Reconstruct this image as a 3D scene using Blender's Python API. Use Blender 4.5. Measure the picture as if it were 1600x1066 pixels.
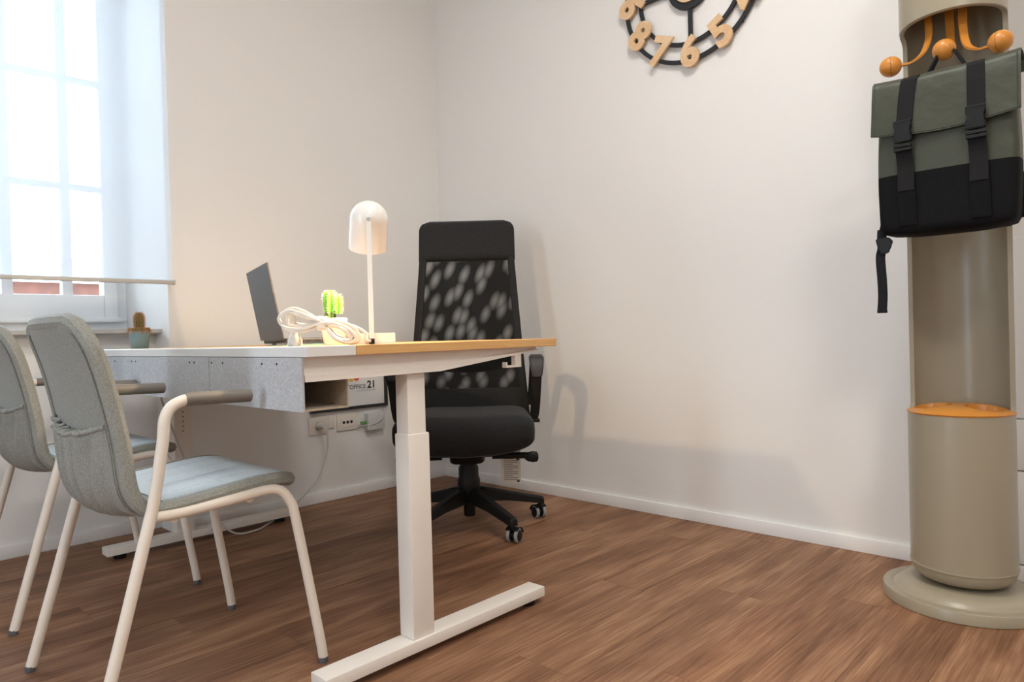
import bpy, bmesh, math, random
from mathutils import Vector, Matrix
random.seed(7)
for o in list(bpy.data.objects): bpy.data.objects.remove(o)
SC = bpy.context.scene
COL = SC.collection
PI = math.pi
# ------------------------------------------------------------------ camera
FPX = 1078.965
cam_d = bpy.data.cameras.new('camera'); cam = bpy.data.objects.new('camera', cam_d); COL.objects.link(cam)
cam_d.sensor_width = 36; cam_d.lens = FPX/1600*36; cam_d.clip_start = .02; cam_d.clip_end = 100
_F = Vector((-0.69163261, 0.72219939, -0.00850715)); _R = Vector((0.72212018, 0.69123793, -0.02706614)); _U = Vector((0.01366668, 0.02486301, 0.99959745))
M = Matrix.Identity(4)
for i in range(3):
    M[i][0] = _R[i]; M[i][1] = _U[i]; M[i][2] = -_F[i]
M[0][3], M[1][3], M[2][3] = 2.88729, -2.46356, 0.75627
cam.matrix_world = M
SC.camera = cam
# ------------------------------------------------------------------ world, lights, exposure
SC.view_settings.view_transform = 'Standard'; SC.view_settings.look = 'None'
SC.view_settings.gamma = 1; SC.view_settings.use_curve_mapping = False
SC.view_settings.exposure = 0.09
W = bpy.data.worlds.new('overcast_sky'); SC.world = W; W.use_nodes = True
W.node_tree.nodes['Background'].inputs[0].default_value = (.72, .86, 1, 1)
W.node_tree.nodes['Background'].inputs[1].default_value = 15.0

def area(name, loc, sx, sy, power, col, rot=(0, 0, 0), portal=False):
    l = bpy.data.lights.new(name, 'AREA'); l.shape = 'RECTANGLE'; l.size = sx; l.size_y = sy
    l.energy = power; l.color = col
    if portal: l.cycles.is_portal = True
    o = bpy.data.objects.new(name, l); COL.objects.link(o); o.location = loc; o.rotation_euler = rot
    return o
CEIL = [(2.3, -1.3), (3.85, -2.5)]
for i, (x, y) in enumerate(CEIL):
    area('ceiling_panel_light', (x, y, 2.955), .56, .56, (24, 38)[i], (1, .972, .918))
area('window_sky_portal', (-.64, -2.1, 1.72), 1.8, 1.36, 1, (1, 1, 1), (0, -PI/2, 0), portal=True)
area('rear_fill_door_portal', (1.6, -4.30, 1.2), .4, 2.2, 1, (1, 1, 1), (PI/2, 0, 0), portal=True)  # sky portal for the added rear door

# ------------------------------------------------------------------ materials
MATS = {}
def mat(name, col, rough=.5, metal=0, spec=.5, var=0, vscale=8, bump=0, bscale=60, coat=0, trans=0, stretch=(1, 1, 1), sheen=0):
    if name in MATS: return MATS[name]
    m = bpy.data.materials.new(name); m.use_nodes = True
    nt = m.node_tree; b = nt.nodes['Principled BSDF']
    b.inputs['Base Color'].default_value = (*col, 1); b.inputs['Roughness'].default_value = rough
    b.inputs['Metallic'].default_value = metal; b.inputs['Specular IOR Level'].default_value = spec
    b.inputs['Coat Weight'].default_value = coat; b.inputs['Sheen Weight'].default_value = sheen
    if trans: b.inputs['Transmission Weight'].default_value = trans
    if var or bump:
        tc = nt.nodes.new('ShaderNodeTexCoord'); mp = nt.nodes.new('ShaderNodeMapping')
        mp.inputs['Scale'].default_value = stretch
        nt.links.new(tc.outputs['Object'], mp.inputs[0])
    if var:
        n = nt.nodes.new('ShaderNodeTexNoise'); n.inputs['Scale'].default_value = vscale; n.inputs['Detail'].default_value = 5
        nt.links.new(mp.outputs[0], n.inputs['Vector'])
        r = nt.nodes.new('ShaderNodeValToRGB')
        r.color_ramp.elements[0].position = .3; r.color_ramp.elements[1].position = .7
        r.color_ramp.elements[0].color = (*[c*(1-var) for c in col], 1); r.color_ramp.elements[1].color = (*[min(1, c*(1+var)) for c in col], 1)
        nt.links.new(n.outputs['Fac'], r.inputs[0]); nt.links.new(r.outputs[0], b.inputs['Base Color'])
    if bump:
        n2 = nt.nodes.new('ShaderNodeTexNoise'); n2.inputs['Scale'].default_value = bscale; n2.inputs['Detail'].default_value = 4
        nt.links.new(mp.outputs[0], n2.inputs['Vector'])
        bp = nt.nodes.new('ShaderNodeBump'); bp.inputs['Strength'].default_value = bump; bp.inputs['Distance'].default_value = .002 if bscale > 20 else .02
        nt.links.new(n2.outputs['Fac'], bp.inputs['Height']); nt.links.new(bp.outputs[0], b.inputs['Normal'])
    MATS[name] = m
    return m

def fabric(name, c0, c1, scale=900, rough=.95, bump=.5, spec=.25, sheen=.15):
    m = bpy.data.materials.new(name); m.use_nodes = True; nt = m.node_tree; b = nt.nodes['Principled BSDF']
    b.inputs['Roughness'].default_value = rough; b.inputs['Specular IOR Level'].default_value = spec; b.inputs['Sheen Weight'].default_value = sheen; b.inputs['Sheen Roughness'].default_value = .35
    tc = nt.nodes.new('ShaderNodeTexCoord')
    n = nt.nodes.new('ShaderNodeTexNoise'); n.inputs['Scale'].default_value = scale; n.inputs['Detail'].default_value = 2
    n3 = nt.nodes.new('ShaderNodeTexNoise'); n3.inputs['Scale'].default_value = scale*.45; n3.inputs['Detail'].default_value = 3
    mx = nt.nodes.new('ShaderNodeMath'); mx.operation = 'AVERAGE' if False else 'ADD'
    r = nt.nodes.new('ShaderNodeValToRGB'); r.color_ramp.elements[0].position = .75; r.color_ramp.elements[1].position = 1.25
    sc = nt.nodes.new('ShaderNodeMath'); sc.operation = 'MULTIPLY'; sc.inputs[1].default_value = .5
    r.color_ramp.elements[0].position = .36; r.color_ramp.elements[1].position = .64
    r.color_ramp.elements[0].color = (*c0, 1); r.color_ramp.elements[1].color = (*c1, 1)
    for k in (n, n3): nt.links.new(tc.outputs['Object'], k.inputs['Vector'])
    nt.links.new(n.outputs['Fac'], mx.inputs[0]); nt.links.new(n3.outputs['Fac'], mx.inputs[1])
    nt.links.new(mx.outputs[0], sc.inputs[0]); nt.links.new(sc.outputs[0], r.inputs[0]); nt.links.new(r.outputs[0], b.inputs['Base Color'])
    bp = nt.nodes.new('ShaderNodeBump'); bp.inputs['Strength'].default_value = bump; bp.inputs['Distance'].default_value = .001
    nt.links.new(sc.outputs[0], bp.inputs['Height']); nt.links.new(bp.outputs[0], b.inputs['Normal'])
    MATS[name] = m
    return m

def wood(name, dark, mid, light, axis='y', rough=.5, fine=1.0, rnd=True, bump=.25):
    """streaky wood; grain runs along the given object axis"""
    m = bpy.data.materials.new(name); m.use_nodes = True; nt = m.node_tree; b = nt.nodes['Principled BSDF']
    L = nt.links.new
    b.inputs['Specular IOR Level'].default_value = .28
    tc = nt.nodes.new('ShaderNodeTexCoord'); add = nt.nodes.new('ShaderNodeVectorMath'); add.operation = 'ADD'
    oi = nt.nodes.new('ShaderNodeObjectInfo')
    ml = nt.nodes.new('ShaderNodeMath'); ml.operation = 'MULTIPLY'; ml.inputs[1].default_value = 57.3 if rnd else 0
    cx = nt.nodes.new('ShaderNodeCombineXYZ')
    L(oi.outputs['Random'], ml.inputs[0])
    for k in range(3): L(ml.outputs[0], cx.inputs[k])
    L(tc.outputs['Object'], add.inputs[0]); L(cx.outputs[0], add.inputs[1])
    def nz(s_al, s_ac, det, dist=0):
        mp = nt.nodes.new('ShaderNodeMapping')
        s = {'x': (s_al, s_ac, s_ac), 'y': (s_ac, s_al, s_ac), 'z': (s_ac, s_ac, s_al)}[axis]
        mp.inputs['Scale'].default_value = s; L(add.outputs[0], mp.inputs[0])
        n = nt.nodes.new('ShaderNodeTexNoise'); n.inputs['Scale'].default_value = 1; n.inputs['Detail'].default_value = det
        n.inputs['Distortion'].default_value = dist; L(mp.outputs[0], n.inputs['Vector'])
        return n.outputs['Fac']
    a = nz(1.9, 14*fine, 5, .7); c = nz(6*fine, 190*fine, 4, .25); d = nz(3.0, 6, 3, .6)
    def mth(op, x, y):
        k = nt.nodes.new('ShaderNodeMath'); k.operation = op
        for i, q in enumerate((x, y)):
            if isinstance(q, (int, float)): k.inputs[i].default_value = q
            else: L(q, k.inputs[i])
        return k.outputs[0]
    s = mth('ADD', mth('ADD', mth('MULTIPLY', a, .46), mth('MULTIPLY', c, .36)), mth('MULTIPLY', d, .18))
    if rnd: s = mth('ADD', s, mth('MULTIPLY', mth('SUBTRACT', oi.outputs['Random'], .5), .035))
    r = nt.nodes.new('ShaderNodeValToRGB'); e = r.color_ramp.elements
    e[0].position = .36; e[1].position = .64; e[0].color = (*dark, 1); e[1].color = (*light, 1)
    k = e.new(.5); k.color = (*mid, 1)
    L(s, r.inputs[0]); L(r.outputs[0], b.inputs['Base Color'])
    rr = nt.nodes.new('ShaderNodeMapRange'); rr.inputs[3].default_value = rough+.1; rr.inputs[4].default_value = rough-.06
    L(c, rr.inputs[0]); L(rr.outputs[0], b.inputs['Roughness'])
    bp = nt.nodes.new('ShaderNodeBump'); bp.inputs['Strength'].default_value = bump; bp.inputs['Distance'].default_value = .001
    L(c, bp.inputs['Height']); L(bp.outputs[0], b.inputs['Normal'])
    MATS[name] = m
    return m

def emis(name, col, s):
    m = bpy.data.materials.new(name); m.use_nodes = True; b = m.node_tree.nodes['Principled BSDF']
    b.inputs['Base Color'].default_value = (*col, 1); b.inputs['Emission Color'].default_value = (*col, 1); b.inputs['Emission Strength'].default_value = s
    MATS[name] = m
    return m

def mixmat(name, build):
    m = bpy.data.materials.new(name); m.use_nodes = True; nt = m.node_tree; nt.nodes.clear()
    out = nt.nodes.new('ShaderNodeOutputMaterial'); sh = build(nt); nt.links.new(sh, out.inputs[0]); MATS[name] = m
    return m

wall_mat = mat('wall_paint', (.83, .812, .785), .75, spec=.25, bump=.12, bscale=45)
ceil_mat = mat('ceiling_paint', (.86, .85, .83), .8, spec=.2)
base_mat = mat('baseboard_paint', (.90, .89, .87), .35)
floor_mat = wood('floor_wood', (.140, .063, .031), (.257, .126, .067), (.410, .234, .130), 'y', .50, rnd=True)
sub_mat = mat('subfloor', (.10, .05, .03), .8)
oak_mat = wood('oak_edge', (.57, .31, .115), (.68, .39, .155), (.78, .48, .21), 'y', .45, fine=.8, rnd=False, bump=.1)
clock_wood = wood('clock_wood', (.66, .42, .22), (.74, .50, .29), (.80, .58, .37), 'y', .55, fine=.8, rnd=True, bump=.05)
white_top = mat('white_melamine', (.76, .75, .73), .38)
frame_mat = mat('cream_powder_coat', (.80, .72, .625), .42, bump=.05, bscale=400)
desk_white = mat('desk_frame_white', (.83, .775, .71), .42, bump=.05, bscale=400)
felt = fabric('grey_felt', (.40, .40, .41), (.60, .60, .61), 520)
felt_in = fabric('beige_board', (.40, .32, .24), (.50, .41, .31), 300)
chair_fab = fabric('grey_green_weave', (.20, .20, .177), (.345, .345, .307), 620, rough=.7, spec=.35, sheen=.15)
seat_lit_fab = fabric('window_lit_weave', (.49, .57, .62), (.66, .74, .79), 620, rough=.7, spec=.35, sheen=.2)  # chair weave lightened and blued to carry the window light on the seats
arm_mat = mat('taupe_grip', (.175, .155, .13), .5)
foot_mat = mat('grey_glide', (.12, .13, .14), .4)
black_fab = fabric('black_upholstery', (.013, .013, .0135), (.033, .033, .034), 700)
black_plast = mat('black_plastic', (.010, .010, .010), .45, spec=.25, bump=.1, bscale=300)
black_soft = mat('black_soft_arm', (.022, .022, .023), .55)
grey_tyre = mat('grey_caster_tread', (.30, .30, .30), .5)
tag_mat = mat('tag_paper', (.70, .62, .54), .8)
ink = mat('dark_ink', (.03, .03, .03), .8)
stand_mat = mat('taupe_lacquer', (.345, .302, .220), .31, spec=.5)
orange = mat('ochre_plastic', (.60, .235, .035), .38)
bag_green = mat('bag_green_rubber', (.047, .052, .034), .48, spec=.38, var=.08, vscale=10, bump=.45, bscale=9)
bag_black = mat('bag_black_cloth', (.0065, .0065, .0075), .8, spec=.12, bump=.2, bscale=500)
strap_mat = mat('webbing', (.012, .012, .013), .8, spec=.2, bump=.3, bscale=700)
clock_black = mat('clock_black', (.016, .017, .020), .6)
lamp_white = mat('lamp_enamel', (.88, .85, .80), .22, coat=.2)
cord_mat = mat('white_cord', (.62, .595, .55), .42)
pot_white = mat('white_ceramic', (.88, .86, .82), .35)
pot_blue = mat('blue_grey_pot', (.19, .30, .33), .55)
soil = mat('soil', (.07, .05, .03), .95, bump=1, bscale=200)
laptop_mat = mat('laptop_grey', (.050, .052, .056), .42, metal=.35)
laptop_dark = mat('laptop_keys', (.012, .012, .013), .5)
screen_mat = mat('laptop_screen', (.01, .01, .012), .15)
teal = mat('teal_pad', (.25, .62, .55), .5)
socket_mat = mat('socket_plastic', (.78, .72, .64), .4)
grey_box = mat('grey_adapter', (.62, .61, .60), .45)
green_plug = mat('green_plug', (.12, .32, .10), .4)
poster_paper = mat('poster_paper', (.80, .79, .78), .6)
frame_black = mat('frame_black', (.015, .015, .016), .4)
red_ink = mat('red_ink', (.72, .10, .08), .7); yellow_ink = mat('yellow_ink', (.85, .50, .06), .7)
grey_ink = mat('grey_ink', (.30, .29, .30), .7)
win_white = mat('window_paint', (.84, .85, .86), .35)
sill_mat = mat('marble_sill', (.46, .45, .43), .35, var=.15, vscale=14)
metal_rod = mat('blind_rail', (.50, .49, .47), .4, metal=.3)
spine_mat = mat('cactus_spine', (.86, .82, .68), .6)
spine_red = mat('cactus_spine_red', (.66, .30, .15), .6)
ext_brick = mat('far_brick', (.066, .0225, .013), .9, var=.25, vscale=6)
ext_pale = mat('far_plaster', (.80, .80, .78), .9)
ext_ground = mat('far_ground', (.45, .45, .44), .9)
ext_dark = mat('far_window', (.52, .55, .58), .3)

def _blind(nt):
    L = nt.links.new
    tp = nt.nodes.new('ShaderNodeBsdfTransparent'); tp.inputs[0].default_value = (.92, .96, 1, 1)
    tl = nt.nodes.new('ShaderNodeBsdfTranslucent'); tl.inputs[0].default_value = (.62, .67, .71, 1)
    df = nt.nodes.new('ShaderNodeBsdfDiffuse'); df.inputs[0].default_value = (.84, .87, .90, 1)
    a = nt.nodes.new('ShaderNodeMixShader'); a.inputs[0].default_value = .40; L(tl.outputs[0], a.inputs[1]); L(df.outputs[0], a.inputs[2])
    b = nt.nodes.new('ShaderNodeMixShader'); b.inputs[0].default_value = .40; L(a.outputs[0], b.inputs[1]); L(tp.outputs[0], b.inputs[2])
    return b.outputs[0]
blind_mat = mixmat('sheer_blind', _blind)
def _glass(nt):
    L = nt.links.new
    tp = nt.nodes.new('ShaderNodeBsdfTransparent'); gl = nt.nodes.new('ShaderNodeBsdfGlossy'); gl.inputs['Roughness'].default_value = .02
    fr = nt.nodes.new('ShaderNodeFresnel'); fr.inputs[0].default_value = 1.3
    a = nt.nodes.new('ShaderNodeMixShader'); L(fr.outputs[0], a.inputs[0]); L(tp.outputs[0], a.inputs[1]); L(gl.outputs[0], a.inputs[2])
    return a.outputs[0]
glass_mat = mixmat('window_glass', _glass)
def _mesh(nt):
    """two layers of knitted mesh: the weave opens in soft elongated spots"""
    L = nt.links.new
    tc = nt.nodes.new('ShaderNodeTexCoord'); sx = nt.nodes.new('ShaderNodeSeparateXYZ'); L(tc.outputs['Object'], sx.inputs[0])
    def mth(op, a, b):
        k = nt.nodes.new('ShaderNodeMath'); k.operation = op
        for i, q in enumerate((a, b)):
            if isinstance(q, (int, float)): k.inputs[i].default_value = q
            else: L(q, k.inputs[i])
        return k.outputs[0]
    X, Z = sx.outputs[0], sx.outputs[2]
    cv = nt.nodes.new('ShaderNodeCombineXYZ')
    L(mth('MULTIPLY', mth('ADD', X, mth('MULTIPLY', mth('MULTIPLY', Z, Z), .16)), 19), cv.inputs[0])
    L(mth('MULTIPLY', mth('POWER', Z, .45), 21), cv.inputs[1])
    v = nt.nodes.new('ShaderNodeTexVoronoi'); v.voronoi_dimensions = '2D'; v.feature = 'SMOOTH_F1'; v.inputs['Scale'].default_value = 1; v.inputs['Smoothness'].default_value = .12; v.inputs['Randomness'].default_value = .8
    L(cv.outputs[0], v.inputs['Vector'])
    r = nt.nodes.new('ShaderNodeValToRGB'); e = r.color_ramp.elements
    e[0].position = .08; e[0].color = (.46, .46, .46, 1); e[1].position = .47; e[1].color = (.03, .03, .03, 1)
    L(v.outputs['Distance'], r.inputs[0])
    tp = nt.nodes.new('ShaderNodeBsdfTransparent'); df = nt.nodes.new('ShaderNodeBsdfDiffuse'); df.inputs[0].default_value = (.012, .012, .012, 1)
    a = nt.nodes.new('ShaderNodeMixShader'); L(r.outputs[0], a.inputs[0]); L(df.outputs[0], a.inputs[1]); L(tp.outputs[0], a.inputs[2])
    return a.outputs[0]
mesh_mat = mixmat('knit_mesh', _mesh)
def _cactus(name, c0, c1):
    m = mat(name, c0, .5); b = m.node_tree.nodes['Principled BSDF']
    b.inputs['Subsurface Weight'].default_value = .35; b.inputs['Subsurface Radius'].default_value = (.01, .02, .004); b.inputs['Subsurface Scale'].default_value = .5
    return m
cactus_mat = _cactus('cactus_green', (.16, .48, .035), None)
cactus_low = mat('cactus_old_stem', (.12, .20, .04), .7, var=.3, vscale=80)
cactus2_mat = mat('cactus_olive', (.16, .15, .045), .7)

# ------------------------------------------------------------------ mesh helpers
def obj(name, bm, m, parent=None, smooth=False, loc=None, rz=0, angle=None):
    me = bpy.data.meshes.new(name)
    bmesh.ops.recalc_face_normals(bm, faces=bm.faces[:])
    bm.to_mesh(me); bm.free()
    return obj_me(name, me, m, parent, smooth, loc, rz, angle)
def obj_me(name, me, m, parent=None, smooth=False, loc=None, rz=0, angle=None):
    if m is not None and not me.materials: me.materials.append(MATS[m] if isinstance(m, str) else m)
    if smooth:
        me.polygons.foreach_set('use_smooth', [True]*len(me.polygons))
        me.set_sharp_from_angle(angle=angle if angle else math.radians(40))
    o = bpy.data.objects.new(name, me); COL.objects.link(o)
    if parent: o.parent = parent
    if loc: o.location = loc
    if rz: o.rotation_euler = (0, 0, rz)
    return o
def tag(o, label, cat=None, group=None, kind=None):
    o['label'] = label
    if cat: o['category'] = cat
    if group: o['group'] = group
    if kind: o['kind'] = kind
    return o
def thing(name, label, cat, loc=(0, 0, 0), rz=0, group=None, kind=None):
    o = bpy.data.objects.new(name, None); COL.objects.link(o); o.location = loc; o.rotation_euler = (0, 0, rz); o.empty_display_size = .05
    return tag(o, label, cat, group, kind)
def BM(): return bmesh.new()
def box(bm, x0, x1, y0, y1, z0, z1, bev=0, seg=2):
    vs = [bm.verts.new((x, y, z)) for x in (x0, x1) for y in (y0, y1) for z in (z0, z1)]
    fs = [bm.faces.new([vs[i] for i in q]) for q in ((0, 1, 3, 2), (4, 6, 7, 5), (0, 4, 5, 1), (2, 3, 7, 6), (0, 2, 6, 4), (1, 5, 7, 3))]
    if bev:
        es = list({e for f in fs for e in f.edges})
        bmesh.ops.bevel(bm, geom=es, offset=bev, segments=seg, affect='EDGES', profile=.6)
    return bm
def xform(bm, mtx, verts=None):
    bmesh.ops.transform(bm, matrix=mtx, verts=verts or bm.verts[:])
    return bm
def catmull(pts, n=8):
    P = [Vector(p) for p in pts]; P = [P[0]*2-P[1]]+P+[P[-1]*2-P[-2]]
    out = []
    for i in range(1, len(P)-2):
        for k in range(n):
            t = k/n; a, b, c, d = P[i-1], P[i], P[i+1], P[i+2]
            out.append(.5*((2*b)+(-a+c)*t+(2*a-5*b+4*c-d)*t*t+(-a+3*b-3*c+d)*t**3))
    out.append(P[-2]); return out
def frames(pts, hint=None):
    pts = [Vector(p) for p in pts]; T = []
    for i in range(len(pts)):
        a = pts[max(0, i-1)]; b = pts[min(len(pts)-1, i+1)]; T.append((b-a).normalized())
    n = Vector(hint) if hint else (Vector((0, 0, 1)) if abs(T[0].z) < .9 else Vector((1, 0, 0)))
    N = []
    for t in T:
        n = (n-t*n.dot(t)).normalized(); N.append(n.copy())
    return pts, T, N
def tube(bm, pts, r, seg=10, cap=True, closed=False):
    pts, T, N = frames(pts); rings = []
    for i, p in enumerate(pts):
        rr = r[i] if isinstance(r, (list, tuple)) else r
        b = T[i].cross(N[i])
        rings.append([bm.verts.new(p+rr*(math.cos(2*PI*k/seg)*N[i]+math.sin(2*PI*k/seg)*b)) for k in range(seg)])
    m = len(rings)
    for i in range(m if closed else m-1):
        A, B = rings[i], rings[(i+1) % m]
        for k in range(seg): bm.faces.new((A[k], A[(k+1) % seg], B[(k+1) % seg], B[k]))
    if cap and not closed: bm.faces.new(rings[0][::-1]); bm.faces.new(rings[-1])
    return bm
def ribbon(bm, pts, w, t, hint, widths=None):
    """flat bar swept along pts; hint = direction of its width"""
    pts, T, N = frames(pts, hint); rings = []
    for i, p in enumerate(pts):
        n = (Vector(hint)-T[i]*Vector(hint).dot(T[i])).normalized(); b = T[i].cross(n); ww = widths[i] if widths else w
        rings.append([bm.verts.new(p+sx*ww/2*n+sy*t/2*b) for sx, sy in ((-1, -1), (1, -1), (1, 1), (-1, 1))])
    for A, B in zip(rings, rings[1:]):
        for k in range(4): bm.faces.new((A[k], A[(k+1) % 4], B[(k+1) % 4], B[k]))
    bm.faces.new(rings[0][::-1]); bm.faces.new(rings[-1])
    return bm
def lathe(bm, prof, seg=32, c=(0, 0, 0)):
    rings = []
    for r, z in prof:
        if r < 1e-5: rings.append([bm.verts.new((c[0], c[1], c[2]+z))])
        else: rings.append([bm.verts.new((c[0]+r*math.cos(2*PI*k/seg), c[1]+r*math.sin(2*PI*k/seg), c[2]+z)) for k in range(seg)])
    for A, B in zip(rings, rings[1:]):
        for k in range(seg):
            k2 = (k+1) % seg
            q = []
            for v in (A[k % len(A)], A[k2 % len(A)], B[k2 % len(B)], B[k % len(B)]):
                if v not in q: q.append(v)
            if len(q) > 2: bm.faces.new(q)
    return bm
def prism(bm, poly, d0, d1, axis='x', bev=0):
    def P(a, b, d): return {'x': (d, a, b), 'y': (a, d, b), 'z': (a, b, d)}[axis]
    A = [bm.verts.new(P(a, b, d0)) for a, b in poly]; B = [bm.verts.new(P(a, b, d1)) for a, b in poly]; n = len(poly)
    fs = [bm.faces.new(A[::-1]), bm.faces.new(B)]
    for i in range(n): fs.append(bm.faces.new((A[i], A[(i+1) % n], B[(i+1) % n], B[i])))
    if bev: bmesh.ops.bevel(bm, geom=list({e for f in fs for e in f.edges}), offset=bev, segments=2, affect='EDGES')
    return bm
def sheet(bm, fn, nu, nv, thick=0, nrm=None):
    """grid surface fn(u,v), optionally thickened along its normals"""
    G = [[Vector(fn(i/nu, j/nv)) for j in range(nv+1)] for i in range(nu+1)]
    if not thick:
        V = [[bm.verts.new(p) for p in row] for row in G]
        for i in range(nu):
            for j in range(nv): bm.faces.new((V[i][j], V[i+1][j], V[i+1][j+1], V[i][j+1]))
        return bm
    N = []
    for i in range(nu+1):
        row = []
        for j in range(nv+1):
            a = G[min(nu, i+1)][j]-G[max(0, i-1)][j]; b = G[i][min(nv, j+1)]-G[i][max(0, j-1)]
            row.append(a.cross(b).normalized())
        N.append(row)
    A = [[bm.verts.new(G[i][j]+N[i][j]*thick/2) for j in range(nv+1)] for i in range(nu+1)]
    B = [[bm.verts.new(G[i][j]-N[i][j]*thick/2) for j in range(nv+1)] for i in range(nu+1)]
    for i in range(nu):
        for j in range(nv):
            bm.faces.new((A[i][j], A[i+1][j], A[i+1][j+1], A[i][j+1])); bm.faces.new((B[i][j], B[i][j+1], B[i+1][j+1], B[i+1][j]))
    for i in range(nu):
        bm.faces.new((A[i][0], B[i][0], B[i+1][0], A[i+1][0])); bm.faces.new((A[i][nv], A[i+1][nv], B[i+1][nv], B[i][nv]))
    for j in range(nv):
        bm.faces.new((A[0][j], A[0][j+1], B[0][j+1], B[0][j])); bm.faces.new((A[nu][j], B[nu][j], B[nu][j+1], A[nu][j+1]))
    return bm
def loft(bm, secs, cap=True):
    R = [[bm.verts.new(p) for p in s] for s in secs]; n = len(R[0])
    for A, B in zip(R, R[1:]):
        for k in range(n): bm.faces.new((A[k], A[(k+1) % n], B[(k+1) % n], B[k]))
    if cap: bm.faces.new(R[0][::-1]); bm.faces.new(R[-1])
    return bm
def sell(hx, hy, n=4., seg=40, cx=0, cy=0):
    out = []
    for k in range(seg):
        a = 2*PI*k/seg; c, s = math.cos(a), math.sin(a)
        out.append((cx+hx*math.copysign(abs(c)**(2/n), c), cy+hy*math.copysign(abs(s)**(2/n), s)))
    return out
def text_mesh(body, size, extrude=0., offset=0., align='CENTER', spacing=1.):
    cu = bpy.data.curves.new('lettering', 'FONT'); cu.body = body; cu.size = size; cu.extrude = extrude; cu.offset = offset
    cu.align_x = align; cu.align_y = 'CENTER'; cu.space_character = spacing; cu.resolution_u = 5
    t = bpy.data.objects.new('lettering', cu); COL.objects.link(t)
    me = bpy.data.meshes.new_from_object(t); bpy.data.objects.remove(t); me.materials.clear()
    return me
def copy_tree(o, parent=None):
    c = o.copy(); COL.objects.link(c); c.parent = parent
    for ch in list(o.children):
        copy_tree(ch, c)
    return c

# ------------------------------------------------------------------ the room
RX, RY, RZ = 4.9, -4.1, 3.0           # far ends of the room behind the camera
NY, ND, WD = -1.42, -.157, -.5        # niche edge, parapet depth, window depth
NL = -2.8                             # left end of the niche
NTOP = 2.62
b = BM(); box(b, -.6, RX, RY, .12, -.12, -.012)
fl = tag(obj('floor', b, sub_mat), 'brown wood plank floor of the office', 'floor', kind='structure')
# planks, running from the visitor side towards the clock wall
PW, PL = .148, 1.21
b = BM(); box(b, 0, PW-.0006, 0, PL-.0006, -.012, 0)
pl_me = bpy.data.meshes.new('plank'); b.to_mesh(pl_me); b.free(); pl_me.materials.append(floor_mat)
i = 0; x = -.16
while x < RX:
    y = RY - (i*.437 % 1.0)*PL
    while y < 0:
        y0, y1 = max(y, RY), min(y+PL, 0)
        if y1-y0 > .02:
            if y1-y0 > PL-.001: o = obj_me('plank', pl_me, None, fl, loc=(x, y0, 0))
            else:
                b = BM(); box(b, 0, PW-.0006, 0, y1-y0-.0006, -.012, 0); o = obj('plank', b, floor_mat, fl, loc=(x, y0, 0))
        y += PL
    x += PW; i += 1
b = BM(); box(b, -.6, RX, RY, .12, RZ, RZ+.1)
tag(obj('ceiling', b, ceil_mat), 'plain white ceiling above the office', 'ceiling', kind='structure')
b = BM()
box(b, -.62, 0, NY, .0, 0, RZ); box(b, -.62, 0, RY, NL, 0, RZ)
box(b, -.62, ND, NL, NY, 0, .80); box(b, -.62, 0, NL, NY, NTOP, RZ)
tag(obj('wall_left', b, wall_mat), 'cream wall with the deep window niche, left of the corner', 'wall', kind='structure')
b = BM(); box(b, -.62, RX, 0, .12, 0, RZ)
tag(obj('wall_right', b, wall_mat), 'off-white wall carrying the clock, right of the corner', 'wall', kind='structure')
b = BM()
for q in ((-.62, 1.38, 0, RZ), (1.82, RX, 0, RZ), (1.38, 1.82, 2.32, RZ)): box(b, q[0], q[1], RY-.15, RY, q[2], q[3])
tag(obj('wall_back', b, wall_mat), 'off-white wall behind the visitor chairs', 'wall', kind='structure')
b = BM(); box(b, RX, RX+.12, RY-.12, .12, 0, RZ)
tag(obj('wall_side', b, wall_mat), 'off-white wall behind the camera side', 'wall', kind='structure')
BH = .049
def skirting(name, x0, x1, y0, y1, label):
    b = BM(); box(b, x0, x1, y0, y1, 0, BH, .003)
    tag(obj(name, b, base_mat, smooth=True), label, 'baseboard', kind='structure')
skirting('baseboard_right', 0, RX, -.013, 0, 'white baseboard along the clock wall')
skirting('baseboard_left', 0, .013, NY, -.013, 'white baseboard behind the desk below the sockets')
skirting('baseboard_niche', ND, ND+.013, NL, NY, 'white baseboard inside the window niche')
# boxed-in panel beside the coat stand
t = thing('trim_1', 'white panelled boxing on the wall right of the coat stand', 'panel', (2.535, 0, 0), kind='structure')
for z0, z1 in ((BH+.004, .322), (.326, .472), (.476, 1.0)):
    b = BM(); box(b, 0, 1.1, -.018 if z0 < .4 else -.010, 0, z0, z1, .003); obj('panel', b, base_mat, t, True)

# window ------------------------------------------------------------------
t = thing('window_1', 'white casement window in the niche behind the sheer blind', 'window', (WD, 0, .82), kind='structure')
zt = NTOP-.82
b = BM(); box(b, -.06, 0, NL, NL+.06, 0, zt); box(b, -.06, 0, NY-.06, NY, 0, zt); box(b, -.06, 0, NL+.06, NY-.06, 0, .07); box(b, -.06, 0, NL+.06, NY-.06, zt-.06, zt)
obj('window_frame', b, win_white, t)
b = BM(); prism(b, [(NL+.02, .062), (NY-.02, .062), (NY-.02, .04), (NL+.02, .04)], 0, .03, 'x', .005); obj('drip_ledge', b, win_white, t)
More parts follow.
